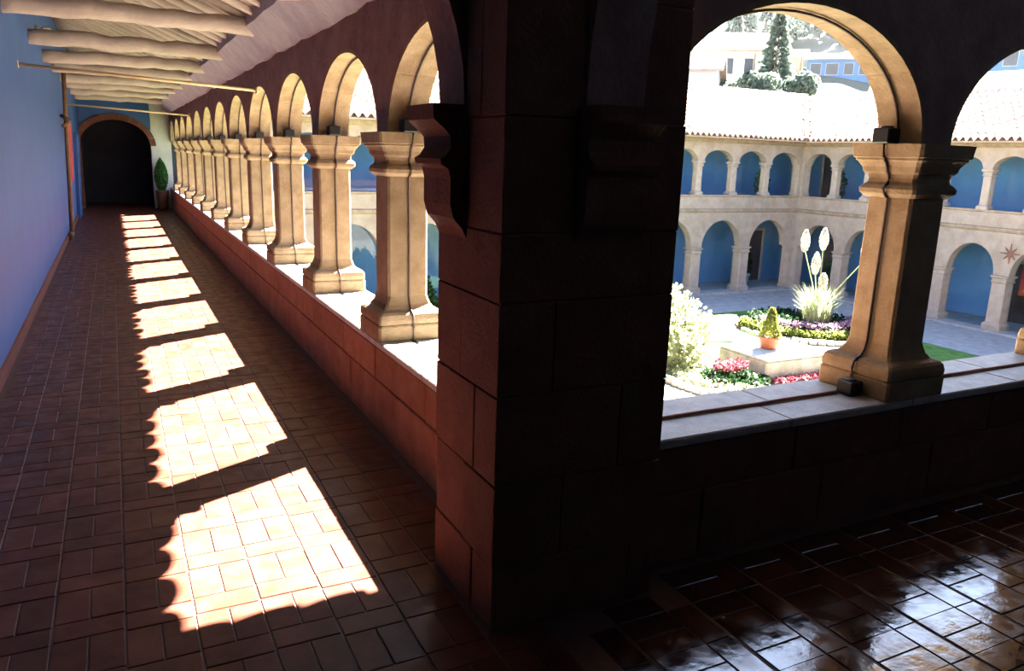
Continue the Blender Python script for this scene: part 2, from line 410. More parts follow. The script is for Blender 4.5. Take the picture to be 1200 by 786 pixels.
# corbels that carry the cross arches
corb = [(0, 1.66), (.02, 1.70), (.06, 1.745), (.075, 1.80), (.075, 1.905), (.085, 1.945), (.115, 1.962), (.12, 1.985), (.095, 2.0), (.075, 2.03), (.078, 2.075), (.10, 2.10), (.15, 2.14), (.155, 2.20)]
at_pier(MB().prism([(PXa+.02, 1.66)]+[(PXa-d, z) for d, z in corb]+[(PXa+.02, 2.20)], 'y', 2.98, 3.29).build('corbel', 'pierstone', pier))
at_pier(MB().prism([(PYa+.02, 1.66)]+[(PYa-d, z) for d, z in corb]+[(PYa+.02, 2.20)], 'x', 1.62, 1.93).build('corbel', 'pierstone', pier))

# cross arches over the galleries at the corner
def cross_arch(name, axis, u0, u1, w0, w1, zs, zt, mt, label, rise=None):
    a = (u1-u0)/2; o = arcade(name, mt, axis, u0-.02, u1+.02, w0, w1, zs, zt, [((u0+u1)/2, a, rise or a)], 24)
    return struct(o, label)
cross_arch('wall_cross_arch_west', 'x', -.86, 1.29, 3.0, 3.27, 2.205, 4.6, 'plaster', 'dark plastered arch across the mouth of the west gallery')
cross_arch('wall_cross_arch_south', 'y', -.95, 2.63, 1.64, 1.91, 2.205, 4.7, 'plaster', 'dark plastered arch across the mouth of the south gallery')
struct(box('ceiling_corner', (-1.35, -1.3, 4.3), (1.80, 3.15, 4.5), 'door'), 'dim ceiling of the corner bay')  # ceiling coloured dark so the corner stays in shade

# parapets --------------------------------------------------------
def parapet(name, axis, u0, u1, w0, w1, label, det_to, smt='parapet'):
    def A(u, w, z): return (u, w, z) if axis == 'x' else (w, u, z)
    core = box(name, A(u0, w0+.012, -.28), A(u1, w1-.012, SILL-.06), 'pmortar'); struct(core, label)
    zs = [0.0, .385, SILL-.055]
    for r in range(2):
        u = u0 + (0 if r else .42)
        if r == 0: 
            MB().cbox(A(u0, w0, zs[r]+.003), A(u-.003, w1, zs[r+1]-.003), .007).build('stone_block', smt, core)
        while u < det_to:
            ln = random.choice((.86, .95, 1.04, 1.12)); e = min(u+ln, u1); j = random.uniform(-.005, .003)
            MB().cbox(A(u+.003, w0+j, zs[r]+.003), A(e-.003, w1, zs[r+1]-.003), .007).build('stone_block', smt, core)
            u = e
    wm = (w0+w1)/2+.0
    for r, (wa, wb) in enumerate(((w0-.012, wm-.012), (wm+.012, w1+.04))):
        u = u0 + .003
        while u < det_to:
            ln = random.choice((.98, 1.03, 1.1)); e = min(u+ln, u1)
            MB().cbox(A(u+.002, wa, SILL-.052), A(e-.002, wb, SILL+random.uniform(-.003, 0)), .008).build('sill_slab', 'sill', core)
            u = e
    return core
pw = parapet('wall_parapet_west', 'y', PYb+.003, YEND, 1.60, 2.08, 'red brown stone parapet under the west arcade, pale sill on top', YEND-.01)
ps = parapet('wall_parapet_south', 'x', PXb+.003, 30.3, 2.80, 3.28, 'stone parapet darkened for shade under the south arcade, pale sill on top', 14.0, 'pierstone')  # same stone as the west parapet, shade put into a darker colour
# walls of the lower storey below the near galleries (garden side)
struct(box('wall_lower_west', (1.72, 3.0, -4.05), (2.02, 31, -.30), 'facade'))
struct(box('wall_lower_south', (2.021, 2.95, -4.05), (30.4, 3.2, -.30), 'facade'))

# columns ---------------------------------------------------------
PROF = [('plinth', [(.25, 0), (.252, .01), (.252, .10), (.246, .112)]),
        ('base_moulding', [(.238, .1125), (.249, .122), (.251, .15), (.243, .185), (.228, .20), (.19, .215), (.168, .245), (.155, .285), (.152, .30)]),
        ('shaft', [(.150, .3005), (.149, .8), (.147, 1.152)]),
        ('necking', [(.156, 1.1525), (.175, 1.166), (.187, 1.178), (.190, 1.202), (.178, 1.222), (.160, 1.238), (.158, 1.262), (.164, 1.284)]),
        ('capital', [(.170, 1.2845), (.182, 1.298), (.188, 1.325), (.205, 1.352), (.216, 1.362), (.216, 1.374), (.228, 1.378), (.236, 1.45)])]
colmesh = {}
for nm, s in PROF:
    me = MB().sq(s, .016).mesh(nm); me.materials.append(M['stone']); colmesh[nm] = me
def column(loc, label, group):
    e = empty('arcade_column', loc); tag(e, label, 'column', group)
    for nm, s in PROF: link(nm, colmesh[nm], None, e)
    return e
rise, aw = .625, PITCH/2-.128
RING = .03
openA = []; openB = []
for k in range(NA):
    openA.append((AY0+(k-.5)*PITCH, aw, rise))
for k in range(13): openB.append((BX0+(k-.5)*PITCH, aw, rise))
ua = AY0+(NA-1)*PITCH
wa = struct(arcade('wall_arcade_west', 'plaster', 'y', PYb, YEND+.6, 1.70, 1.98, CAP, 3.52, [(u, a+RING, r+RING) for u, a, r in openA], 20), 'brown plastered arcade wall with round arches above the sunlit columns')
wb = struct(arcade('wall_arcade_south', 'plaster', 'x', PXb, 30.6, 2.90, 3.18, CAP, 3.52, [(u, a+RING, r+RING) for u, a, r in openB], 20), 'dark arcade wall with arches over the garden')
for u, a, r in openA: soffit_stones(wa, 'y', u, a, r, CAP, 1.701, 1.979, RING-.002, 5)
for u, a, r in openB[:4]: soffit_stones(wb, 'x', u, a, r, CAP, 2.901, 3.179, RING-.002, 5)
colsA = []
for k in range(NA-1):
    colsA.append(column((AX, AY0+k*PITCH, SILL), 'square golden stone column of the west arcade, %s from the dark corner pier' % ORD[k], 'west arcade columns'))
colsB = []
for k in range(3):
    colsB.append(column((BX0+k*PITCH, BY, SILL), 'square stone column on the shaded south parapet, %s from the dark corner pier' % ORD[k], 'south arcade columns'))
for k in range(3, 13):
    colsB.append(column((BX0+k*PITCH, BY, SILL), 'square stone column further along the shaded south parapet', 'south arcade columns'))

# cables and black lamp boxes on columns
def cable(kx, x, y, label, face):
    pts = []
    prof = [p for nm, s in PROF for p in s]
    off = .012
    seq = [(h+off, SILL+z) for h, z in prof]
    seq = [(.262, SILL+.012)]+seq
    if face == 'S': path = [(x, y-h, z) for h, z in seq]
    else: path = [(x-h, y, z) for h, z in seq]
    # then up along the soffit of the arch that springs from this face
    path2 = []
    for q in range(1, 27):
        t = math.pi*q/28
        u = (aw-.012)*math.cos(t); z = CAP+(rise-.012)*math.sin(t)
        if face == 'S': path2.append((x, y-PITCH/2+u, z))
        else: path2.append((x-PITCH/2+u, y, z))
    if face == 'S': path.append((x, y-.145, CAP+.02))
    else: path.append((x-.145, y, CAP+.02))
    o = MB().tube(path+path2, .0085, 5).build('lamp_cable', 'cable', None, True)
    tag(o, label, 'cable', 'cables on the arcade columns')
lb = MB().cbox((-.055, -.05, 0), (.055, .05, .085), .008).mesh('lamp_box'); lb.materials.append(M['black'])
lens = MB().lathe([(.036, 0), (.036, .008), (.03, .012)], 12).mesh('lens'); lens.materials.append(M['hwin'])
def lampbox(loc, rz, label, up=True):
    e = empty('lamp_box', loc, (0, 0, rz)); tag(e, label, 'lamp', 'black lamp boxes on the columns')
    link('housing', lb, None, e); link('lens', lens, None, e, (0, 0, .085))
for k in range(NA-1):
    x, y = AX, AY0+k*PITCH
    cable(k, x, y, 'thin dark cable down the %s golden column from the dark corner pier, west arcade' % ORD[k], 'S')
    lampbox((x-.02, y-.215, CAP+.002), 0, 'small black lamp box on the capital of the %s west column from the corner pier' % ORD[k])
for k in range(3):
    x, y = BX0+k*PITCH, BY
    cable(k, x, y, 'thin dark cable down the %s shaded south column from the dark corner pier' % ORD[k], 'W')
    lampbox((x-.215, y+.02, CAP+.002), math.pi/2, 'small black lamp box on the capital of the %s south column from the corner pier' % ORD[k])
    lampbox((x-.312, y-.04, SILL+.002), math.pi/2, 'small black lamp box at the foot of the %s south column from the corner pier' % ORD[k])
# cables lying in the joint of the sills
for k in range(-1, 2):
    a = PXb+.02 if k < 0 else BX0+k*PITCH+.255; b = BX0+(k+1)*PITCH-.255-(.12)
    pts = [(a+(b-a)*t/8, BY+random.uniform(-.004, .004), SILL+.009) for t in range(9)]
    tag(MB().tube(pts, .011, 6).build('sill_cable', 'rcable', None, True),
        ['red brown cable on the pale sill between corner pier and first south column', 'red brown cable on the pale sill past the first south column', 'red brown cable on the pale sill past the second south column'][k+1], 'cable', 'sill cables')

# ceiling of the west gallery -------------------------------------
poly = [(-1.36, ceil_z(-1.36)), (1.45, 3.40), (2.92, ceil_z(2.92)), (2.92, ceil_z(2.92)+.09), (1.45, 3.55), (-1.36, ceil_z(-1.36)+.16)]
cw = MB().prism(poly, 'y', 3.0, 31.3).build('ceiling_west', 'limeboard'); struct(cw, 'whitewashed sloping ceiling of the west gallery')
ys_log = [4.4, 6.9, 9.36, 12.12, 14.47, 16.53, 18.95, 20.85, 23.45, 26.25]
for y in ys_log:
    pts = []; rs = []
    for q in range(13):
        t = q/12; pts.append((-.95+2.48*t, y+random.uniform(-.022, .022), 3.31+random.uniform(-.018, .018))); rs.append(random.uniform(.088, .108))
    MB().tube(pts, rs, 10).build('log_beam', 'lime', cw, True)
y = 4.9
while y < 27.6:
    pts = []; rs = []
    for q in range(6):
        x = 1.48-2.4*q/5; pts.append((x, y+random.uniform(-.02, .02), ceil_z(x)-.02)); rs.append(random.uniform(.05, .062))
    MB().tube(pts, rs, 8).build('rafter', 'lime', cw, True)
    y += random.uniform(.46, .54)
# plaster cove between arcade wall and rafters, with a ragged lower edge
mb = MB(); N = 90; vs = []
for i in range(N+1):
    yy = PYb+(YEND-PYb)*i/N; j = random.uniform(-.018, .018); k = random.uniform(-.008, .008)
    vs += [(1.72, yy, 3.03+j), (1.655+k, yy, 3.015+j), (1.635+k, yy, 3.04+j), (1.40, yy, 3.29+k), (1.40, yy, 3.45), (1.72, yy, 3.45)]
fs = [tuple(range(6)), tuple(range(N*6+5, N*6-1, -1))]
for i in range(N):
    for q in range(6): fs.append((i*6+q, i*6+(q+1) % 6, i*6+6+(q+1) % 6, i*6+6+q))
struct(mb.add(vs, fs).build('trim_1', 'cove'), 'lavender grey plaster cove along the top of the west arcade')

# ceiling of the south gallery
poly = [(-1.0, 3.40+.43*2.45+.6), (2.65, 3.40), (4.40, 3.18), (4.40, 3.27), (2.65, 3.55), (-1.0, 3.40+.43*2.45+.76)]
cs = MB().prism(poly, 'x', 1.65, 31.0).build('ceiling_south', 'door'); struct(cs, 'ceiling of the dark south gallery')  # dark ceiling colour holds bounce light down in this gallery

# eaves: barrel tiles, pans hanging over the edge ------------------
def barrel(r0, r1, L, th, up):
    vs = []; n_ = 10; mb = MB()
    for yy, r in ((0, r0), (L, r1)):
        for rr in (r, r-th):
            for k in range(n_+1):
                a = math.pi*k/n_; s_ = math.sin(a)*rr*(1 if up else -.5); vs.append((yy, math.cos(a)*rr, s_))
    K = n_+1; fs = []
    for k in range(n_):
        fs += [(k,k+1,2*K+k+1,2*K+k), (K+k,3*K+k,3*K+k+1,K+k+1), (k,K+k,K+k+1,k+1), (2*K+k,2*K+k+1,3*K+k+1,3*K+k)]
    fs += [(0,2*K,3*K,K), (n_,K+n_,3*K+n_,2*K+n_)]
    return mb.add(vs, fs)
pan = barrel(.149, .149, .55, .014, False).mesh('pan_tile', True); pan.materials.append(M['tile'])
cov = barrel(.095, .115, .50, .014, True).mesh('cover_tile', True); cov.materials.append(M['tile'])
TP = .30
def eave(parent, axis, u0, u1, w, z, slope):
    k = 0; u = u0
    while u < u1:
        a = math.atan(slope)
        jj = random.uniform(-.025, .025)
        if axis == 'y':
            link('pan_tile', pan, None, parent, (w+jj, u, z+.085), (0, a, math.pi))
            link('cover_tile', cov, None, parent, (w-.04+jj, u+TP/2, z+.085), (0, a, math.pi))
        else:
            link('pan_tile', pan, None, parent, (u, w+jj, z+.085), (0, a, -math.pi/2))
            link('cover_tile', cov, None, parent, (u+TP/2, w-.04+jj, z+.085), (0, a, -math.pi/2))
        u += TP
ew = MB().prism([(2.45, 3.34), (2.96, 3.24), (2.96, 3.30), (2.45, 3.40)], 'y', 4.2, 27.4).build('roof_eave_west', 'wood'); struct(ew, 'eave of barrel tiles over the west arcade')
eave(ew, 'y', 4.12, 27.3, 3.06, 3.165, .13)
es = MB().prism([(3.95, 3.34), (4.55, 3.24), (4.55, 3.30), (3.95, 3.40)], 'x', 2.9, 29).build('roof_eave_south', 'wood'); struct(es, 'eave of barrel tiles over the south arcade')
eave(es, 'x', 2.85, 28.6, 4.66, 3.165, .13)

# far end of the west gallery --------------------------------------
endw = cross_arch('wall_cross_arch_north', 'x', -.90, 1.12, 28.05, 28.5, 1.98, 4.6, 'bluewall', 'blue end wall with a dark stone arch into the far passage', .80)
def ring_stones(parent, uc, a, rise, zs, y0, y1, th, npc):
    for q in range(npc):
        vs = []; K = 3; t0 = math.pi*q/npc+.005; t1 = math.pi*(q+1)/npc-.005
        for k in range(K+1):
            t = t0+(t1-t0)*k/K
            for r in (0, th):
                for yy in (y0, y1): vs.append((uc-(a+r)*math.cos(t), yy, zs+(rise+r)*math.sin(t)))
        fs = [(0,1,3,2), (K*4, K*4+2, K*4+3, K*4+1)]
        for k in range(K):
            b = k*4; fs += [(b,b+4,b+5,b+1),(b+2,b+3,b+7,b+6),(b,b+2,b+6,b+4),(b+1,b+5,b+7,b+3)]
        MB().add(vs, fs).build('voussoir', 'pierstone', parent)
ring_stones(endw, .11, .99, .78, 1.98, 28.0, 28.48, .17, 11)
box('jamb', (-1.0, 28.0, 0), (-.88, 28.5, 1.98), 'pierstone', endw); 
struct(box('wall_pier_north', (1.12, 28.05, 0), (1.72, 28.5, 4.4), 'hwhite'), 'rough whitewashed pier beside the far dark arch')
struct(box('wall_added_shade_block', (1.3, 28.5, 0), (1.9, 31.0, 4.4), 'blueshade'))  # added wall where an arch belongs, blocks light from the passage
struct(box('wall_passage_end', (-1.4, 31.0, -.3), (2.0, 31.4, 5.0), 'blueshade'), 'dark end of the far passage')
# clipped cypress in a tall pot
e = empty('potted_cypress', (1.34, 27.72, 0)); tag(e, 'small dark green clipped cypress in a tall pot beside the far arch', 'plant')
MB().lathe([(.13, 0), (.16, .03), (.17, .30), (.20, .55), (.21, .60), (.18, .60), (.17, .56)], 14).build('pot', 'iron', e, True)
mb = MB()
for i in range(900):
    t = random.random(); z = .6+1.02*t; r = .19*math.sin(math.pi*min(1, t*.9+.12))**.8; a = random.uniform(0, 6.28)
    mb.leaf((r*math.cos(a), r*math.sin(a), z), .075, Vector((math.cos(a)*.4, math.sin(a)*.4, 1)))
mb.lathe([(.02, .56), (.14, .72), (.16, 1.0), (.12, 1.3), (.02, 1.58)], 10)
mb.build('foliage', 'cyp', e, fix=False)

# things on the blue wall -----------------------------------------
def wx(z): return XL+.13*z/3.35
p = empty('drain_pipe', (wx(0)+.09, 18.3, .02)); tag(p, 'slender brown wooden pipe standing against the blue wall', 'pipe')
MB().tube([(.0, 0, .02), (.0, 0, .12), (.02, 0, .2)], [.06, .065, .045], 8).build('foot', 'wood', p, True)
MB().tube([(.02, 0, .18), (.06, 0, 1.2), (.1, 0, 2.3), (.14, 0, 3.35)], [.042, .04, .042, .04], 8).build('pole', 'wood', p, True)
MB().tube([(.04, -.05, 2.30), (.16, .03, 2.36), (.10, .1, 2.45), (.04, -.02, 2.5), (.16, -.06, 2.42), (.1, .05, 2.34)], .04, 6).build('rope_knot', 'wood', p, True)
b_ = empty('red_hanging', (wx(1.8)+.03, 20.2, 1.15)); tag(b_, 'narrow red cloth hanging on the blue wall beyond the pipe', 'hanging')
MB().cbox((-.02, -.5, 0), (.04, .5, 1.22), .01).build('cloth', 'red', b_, rot=(0, R(2.2), 0))
MB().tube([(.055, -.55, 1.235), (.055, .55, 1.235)], .02, 6).build('rod', 'wood', b_)
for (y, ya, lab) in ((10.6, 10.6, 'thin ochre tie rod crossing the west gallery, nearer the corner pier'), (20.4, 20.4, 'thin ochre tie rod crossing the west gallery, nearer the far dark arch')):
    r_ = empty('tie_rod', (.4, y, 2.75)); tag(r_, lab, 'rod', 'tie rods under the ceiling')
    MB().tube([(-1.29, 0, .09), (1.32, 0, -.03)], .019, 8).build('bar', 'rod', r_, True)
    MB().cbox((-1.30, -.05, .05), (-1.265, .05, .13), .006).build('anchor_plate', 'rod', r_)
    MB().cbox((1.275, -.05, -.07), (1.299, .05, .01), .006).build('anchor_plate', 'rod', r_)
l_ = empty('wall_lamp', (-.83, 13.4, 3.55)); tag(l_, 'small pale lamp high on the blue wall between ceiling logs', 'lamp')
MB().cbox((-.02, -.05, -.05), (.02, .05, .05), .008).build('bracket', 'wood', l_)
MB().lathe([(.02, -.03), (.05, 0), (.05, .08), (.02, .10)], 10).build('bulb_holder', 'hwhite', l_, True, (.08, 0, 0), (0, R(90), 0))
d_ = empty('door_1', (wx(0), 24.6, 0)); struct(d_, 'blue door in the blue wall near the far arch')
MB().cbox((.0, -.5, 0), (.06, .5, 2.2), .01).build('leaf', 'bluedeep', d_, rot=(0, R(2.2), 0))
for s in (-1, 1): MB().cbox((.0, s*.56-.06, 0), (.09, s*.56+.06, 2.25), .01).build('jamb', 'bluewall', d_, rot=(0, R(2.2), 0))

# ================================================================== FAR WINGS ROUND THE GARDEN
G = -4.02; XE, YN = 29.9, 27.9
WT = .42
FS = .60            # sill height of the far upper galleries
def wing(side):
    north = side == 'north'
    ax = 'x' if north else 'y'
    def A(u, w, z): return (u, YN+w, z) if north else (XE+w, u, z)
    # u runs along the wing towards the inner corner at c
    c = XE if north else YN
    u0 = 2.1 if north else 3.3
    pu = 2.05 if north else 1.805
    pl = 2.95 if north else 2.52
    upc = [c-.12-(k+.5)*pu for k in range(13 if north else 13)]
    loc_ = [c-.25-(k+.5)*pl for k in range(9 if north else 9)]
    Ar = lambda u, w, z: A(u, w, z)
    up = arcade('wall_%s_upper' % side, 'facade', ax, u0, c+(WT if north else 0), *( (YN, YN+WT) if north else (XE, XE+WT)), 2.12, 3.25, [(u, pu/2-.18, .50) for u in upc][::-1], 14)
    struct(up, 'pale weathered upper arcade wall of the %s wing' % side)
    lo = arcade('wall_%s_lower' % side, 'facade', ax, u0, c+(WT if north else 0), *( (YN, YN+WT) if north else (XE, XE+WT)), -1.82, -.12, [(u, pl/2-.30, 1.26 if north else 1.12) for u in loc_][::-1], 18)
    struct(lo, 'pale weathered lower arcade wall of the %s wing' % side)
    pr = box('wall_%s_parapet' % side, A(u0, 0, -.12), A(c+(WT if north else 0), WT, FS), 'facade'); struct(pr, 'pale parapet of the %s upper gallery' % side)
    # mouldings
    e_ = c+(WT if north else 0)
    def strip(prof, nm, par):
        poly = [((YN if north else XE)-d, z) for d, z in prof]+[((YN if north else XE)+.05, prof[-1][1]), ((YN if north else XE)+.05, prof[0][1])]
        MB().prism(poly, ax, u0, c).build(nm, 'mould', par)
    strip([(.0, -.20), (.05, -.17), (.07, -.12), (.09, -.10), (.09, -.05), (.03, -.02)], 'moulding', lo)
    strip([(.0, FS-.09), (.05, FS-.06), (.05, FS+.003)], 'coping', pr)
    strip([(.0, 2.93), (.06, 2.98), (.12, 3.02), (.14, 3.10), (.30, 3.14), (.30, 3.20)], 'cornice', up)
    # glass
    for u in upc: pane_mesh(ax, u, pu/2-.18, .50, 2.12, FS, (YN if north else XE)+.30).build('pane', 'glass', up)
    for u in loc_: pane_mesh(ax, u, pl/2-.30, 1.26 if north else 1.12, -1.82, G+.10, (YN if north else XE)+.34).build('pane', 'glass', lo)
    # galleries behind
    lab = {'north': 'north', 'east': 'east'}[side]
    D = 2.4
    e2 = c+D+.4
    struct(box('wall_%s_back' % side, A(u0-.2, D, G-.1), A(e2, D+.35, 3.4), 'bluedeep'), 'blue back wall of the %s galleries' % side)
    struct(box('floor_%s_upper' % side, A(u0, WT+.003, -.34), A(c+D, D-.003, -.02), 'facade'), 'floor slab of the %s upper gallery' % side)
    struct(box('floor_%s_lower' % side, A(u0, -.35, G-.12), A(c+(D if north else -.351), D-.003, G+.10), 'flag'), 'stone walkway of the %s lower gallery' % side)
    struct(box('ceiling_%s' % side, A(u0, .003, 3.251), A(e2, D+.35, 3.40), 'limeboard'))
    # columns
    uc_ = [c-.12-k*pu for k in range(1, 13)]; lc_ = [c-.25-k*pl for k in range(1, 9)]
    ordk = lambda k: ORD[k-1] if k <= 16 else 'last'
    hh = 2.12-FS
    for k, u in enumerate(uc_, 1):
        e = empty('gallery_column', A(u, WT/2, FS)); tag(e, 'slim pale column of the %s upper gallery, %s from the inner garden corner' % (side, ordk(k)), 'column', 'upper gallery columns')
        for nm, me in UPC.items(): link(nm, me, None, e)
    for k, u in enumerate(lc_, 1):
        e = empty('ground_column', A(u, WT/2, G+.10)); tag(e, 'stout pale column of the %s lower gallery, %s from the inner garden corner' % (side, ordk(k)), 'column', 'lower gallery columns')
        for nm, me in LOC.items(): link(nm, me, None, e)
    return up, lo
hh = 2.12-FS
UPC = {}
for nm, s in (('base', [(.24, 0), (.24, .10), (.21, .14), (.18, .17)]), ('shaft', [(.165, .171), (.16, hh-.26)]), ('capital', [(.17, hh-.259), (.20, hh-.24), (.20, hh-.20), (.175, hh-.18), (.18, hh-.12), (.235, hh-.07), (.25, hh)])):
    UPC[nm] = MB().sq(s, .03).mesh(nm); UPC[nm].materials.append(M['fcol'])
hl = -1.82-(G+.10); LOC = {}
for nm, s in (('base', [(.36, 0), (.36, .18), (.33, .24), (.29, .28)]), ('shaft', [(.275, .281), (.27, hl-.28)]), ('capital', [(.28, hl-.279), (.31, hl-.25), (.31, hl-.21), (.285, hl-.19), (.285, hl-.11), (.34, hl-.06), (.35, hl)])):
    LOC[nm] = MB().sq(s, .03).mesh(nm); LOC[nm].materials.append(M['fcol'])
upN, loN = wing('north'); upE, loE = wing('east')
# inner-corner piers
for z0, z1, nm in ((FS, 2.12, 'upper'), (G+.10, -1.82, 'lower')):
    hw = .20 if nm == 'upper' else .32
    cp = MB().box((XE-hw+.02, YN-.02, z0), (XE+WT, YN+WT, z1)).box((XE-.02, YN-hw+.02, z0), (XE+WT, YN+.01, z1)).build('wall_corner_%s' % nm, 'fcol')
    struct(cp, 'pale pier in the inner garden corner, %s storey' % nm)
    for d, za, zb in ((.05, z1-.10, z1-.001), (.035, z1-.24, z1-.19), (.06, z0, z0+.16)):
        MB().box((XE-hw-d, YN-.02-d, za), (XE+WT-.02, YN+WT-.02, zb)).box((XE-.02-d, YN-hw-d, za), (XE+WT-.02, YN, zb)).build('moulding', 'fcol', cp)

# roofs: corrugated courses of barrel tiles
def tile_roof(name, side, label):
    north = side == 'north'; mb = MB(); pitch = .30; L = .42
    ev_w, ev_z, rg_w, rg_z = (-1.0, 3.22, 3.6, 5.66) if north else (-1.0, 3.20, 3.6, 5.40)
    tot = math.hypot(rg_w-ev_w, rg_z-ev_z); nc = int(tot/L)
    c = XE if north else YN
    u0 = 2.0 if north else 3.0
    ncol = int((c+3.6-u0)/pitch)+1
    sub = 6
    for r in range(nc):
        for q in range(ncol):
            uu = c+3.6-(q+1)*pitch
            jw = random.uniform(-.02, .02); jz = random.uniform(-.008, .012)
            # clip to the valley diagonal
            t0 = r/nc; w0 = ev_w+(rg_w-ev_w)*t0
            if uu+pitch*.5 > c+w0+.15: continue
            vs = []
            for t, lift in ((r/nc, .05), ((r+1.15)/nc, .0)):
                w = ev_w+(rg_w-ev_w)*t+jw; z = ev_z+(rg_z-ev_z)*t+lift+jz
                for k in range(sub+1):
                    f = k/sub; dz = .075*math.sin(math.pi*2*f)
                    vs.append((uu+f*pitch, YN+w, z+dz) if north else (XE+w, uu+f*pitch, z+dz))
            k1 = sub+1
            fs = [(k, k+1, k1+k+1, k1+k) for k in range(sub)]
            # front lip
            base = len(vs)
            for k in range(k1):
                x_, y_, z_ = vs[k]; vs.append((x_, y_, z_-.035))
            fs += [(base+k, base+k+1, k+1, k) for k in range(sub)]
            mb.add(vs, fs)
    A = (lambda w, z: (YN+w, z)) if north else (lambda w, z: (XE+w, z))
    sl = MB()
    poly = [A(ev_w+.08, ev_z-.06), A(ev_w+.08, ev_z-.11), A(0, 3.251), A(rg_w, 3.42), A(rg_w, rg_z-.10)]
    u1 = c-1.0
    sl.prism(poly, 'x' if north else 'y', u0, u1)
    # mitred end up to the valley
    f = (lambda u, p: (u, p[0], p[1])) if north else (lambda u, p: (p[0], u, p[1]))
    offs = [(p[0]-(YN if north else XE)) for p in poly]
    vs = [f(u1, p) for p in poly]+[f(c+o, p) for p, o in zip(poly, offs)]
    n_ = len(poly); sl.add(vs, [tuple(range(n_-1,-1,-1)), tuple(range(n_, 2*n_))]+[(i, (i+1) % n_, n_+(i+1) % n_, n_+i) for i in range(n_)])
    ro = struct(sl.build(name, 'hroof'), label)
    stuff(mb.build('roof_tiles', 'tile', ro, False, fix=False))
    # ridge tiles
    rd = MB(); u = u0
    while u < c+3.4:
        pts = [(u, YN+rg_w, rg_z), (u+.45, YN+rg_w, rg_z+.02)] if north else [(XE+rg_w, u, rg_z), (XE+rg_w, u+.45, rg_z+.02)]
        rd.tube(pts, [.13, .11], 8); u += .42
    stuff(rd.build('ridge_tiles', 'tile', ro))
    return ro
roofN = tile_roof('roof_north', 'north', 'pale tile roof of the north wing')
roofE = tile_roof('roof_east', 'east', 'pale tile roof of the east wing')
MB().tube([(XE-1.0, YN-1.0, 3.26), (XE+3.6, YN+3.6, 5.60)], .09, 8).build('valley_gutter', 'terra', roofN)

# doors, plants and details in the far galleries
def fdoor(n_, c, w, h, axis, label, mt='door'):
    d = empty('door_%d' % n_, c); struct(d, label)
    if axis == 'x':
        MB().cbox((-w/2, -.06, 0), (w/2, 0, h), .01).build('leaf', mt, d)
        for s in (-1, 1): MB().cbox((s*(w/2+.07)-.07, -.10, 0), (s*(w/2+.07)+.07, 0, h+.14), .01).build('jamb', 'fcol', d)
        MB().cbox((-w/2, -.10, h+.002), (w/2, 0, h+.14), .01).build('lintel', 'fcol', d)
    else:
        MB().cbox((-.06, -w/2, 0), (0, w/2, h), .01).build('leaf', mt, d)
        for s in (-1, 1): MB().cbox((-.10, s*(w/2+.07)-.07, 0), (0, s*(w/2+.07)+.07, h+.14), .01).build('jamb', 'fcol', d)
        MB().cbox((-.10, -w/2, h+.002), (0, w/2, h+.14), .01).build('lintel', 'fcol', d)
fdoor(2, (29.3, YN+2.4, G+.10), 1.6, 2.6, 'x', 'dark door in the north lower gallery near the inner corner')
fdoor(3, (XE+2.4, 27.3, G+.10), 1.3, 2.4, 'y', 'dark door in the east lower gallery near the inner corner')
fdoor(4, (XE+2.4, 28.1, -.02), 1.1, 2.5, 'y', 'dark framed door in the east upper gallery near the inner corner')
fdoor(5, (XE+2.4, 17.8, G+.10), 1.5, 2.4, 'y', 'dark door in the east lower gallery behind the broad arch')
def potted(name, loc, potmt, ph, pr_, fh, fr, leafm, label, nleaf=260, ls=.16):
    e = empty(name, loc); tag(e, label, 'plant')
    MB().lathe([(pr_*.65, 0), (pr_*.7, .02), (pr_*.95, ph*.85), (pr_*1.05, ph*.88), (pr_*1.05, ph), (pr_*.9, ph), (pr_*.85, ph*.9)], 16).build('pot', potmt, e, True)
    MB().tube([(0, 0, ph*.8), (.01, 0, ph+fh*.5)], [.025, .012], 6).build('stem', 'trunk', e)
    mb = MB()
    for i in range(nleaf):
        t = random.random(); r = fr*math.sin(math.pi*min(1, .15+.85*t))*random.uniform(.5, 1); a = random.uniform(0, 6.28)
        mb.leaf((r*math.cos(a), r*math.sin(a), ph+fh*t), ls, Vector((math.cos(a), math.sin(a), random.uniform(.2, 1.2))))
    mb.build('foliage', leafm, e, fix=False)
    return e
potted('potted_shrub', (27.7, 28.9, G+.10), 'whitepot', .62, .36, 1.5, .45, 'leafdark', 'leafy shrub in a white pot under the north lower arch near the inner corner')
potted('potted_shrub', (28.5, 29.0, -.02), 'terra', .55, .3, 1.5, .4, 'leaf', 'green potted plant in the north upper gallery by the inner corner')
potted('potted_shrub', (31.1, 26.6, -.02), 'terra', .55, .3, 1.5, .38, 'leaf', 'green potted plant in the east upper gallery by the inner corner')
potted('potted_shrub', (31.0, 26.1, G+.10), 'terra', .5, .34, 1.4, .5, 'leaf', 'green potted plant in the east lower gallery by the inner corner')
e = empty('wall_emblem', (XE-.012, 17.35, -.95)); tag(e, 'rusty iron star emblem on the east facade between the lower arches', 'emblem')
for k in range(4):
    a = math.pi*k/4; L = .38 if k % 2 == 0 else .30
    MB().tube([(-.02, -L*math.cos(a), -L*math.sin(a)), (-.02, 0, 0), (-.02, L*math.cos(a), L*math.sin(a))], [.015, .05, .015], 6).build('ray', 'iron', e)
MB().lathe([(.09, -.02), (.09, .03), (.05, .045)], 12).build('boss', 'iron', e, rot=(0, R(-90), 0))
e = empty('red_banner', (XE+1.2, 17.2, G+2.6)); tag(e, 'narrow red banner hanging behind the east lower columns', 'banner')
MB().cbox((-.02, -.28, -1.2), (.02, .28, 0), .005).build('cloth', 'red', e)
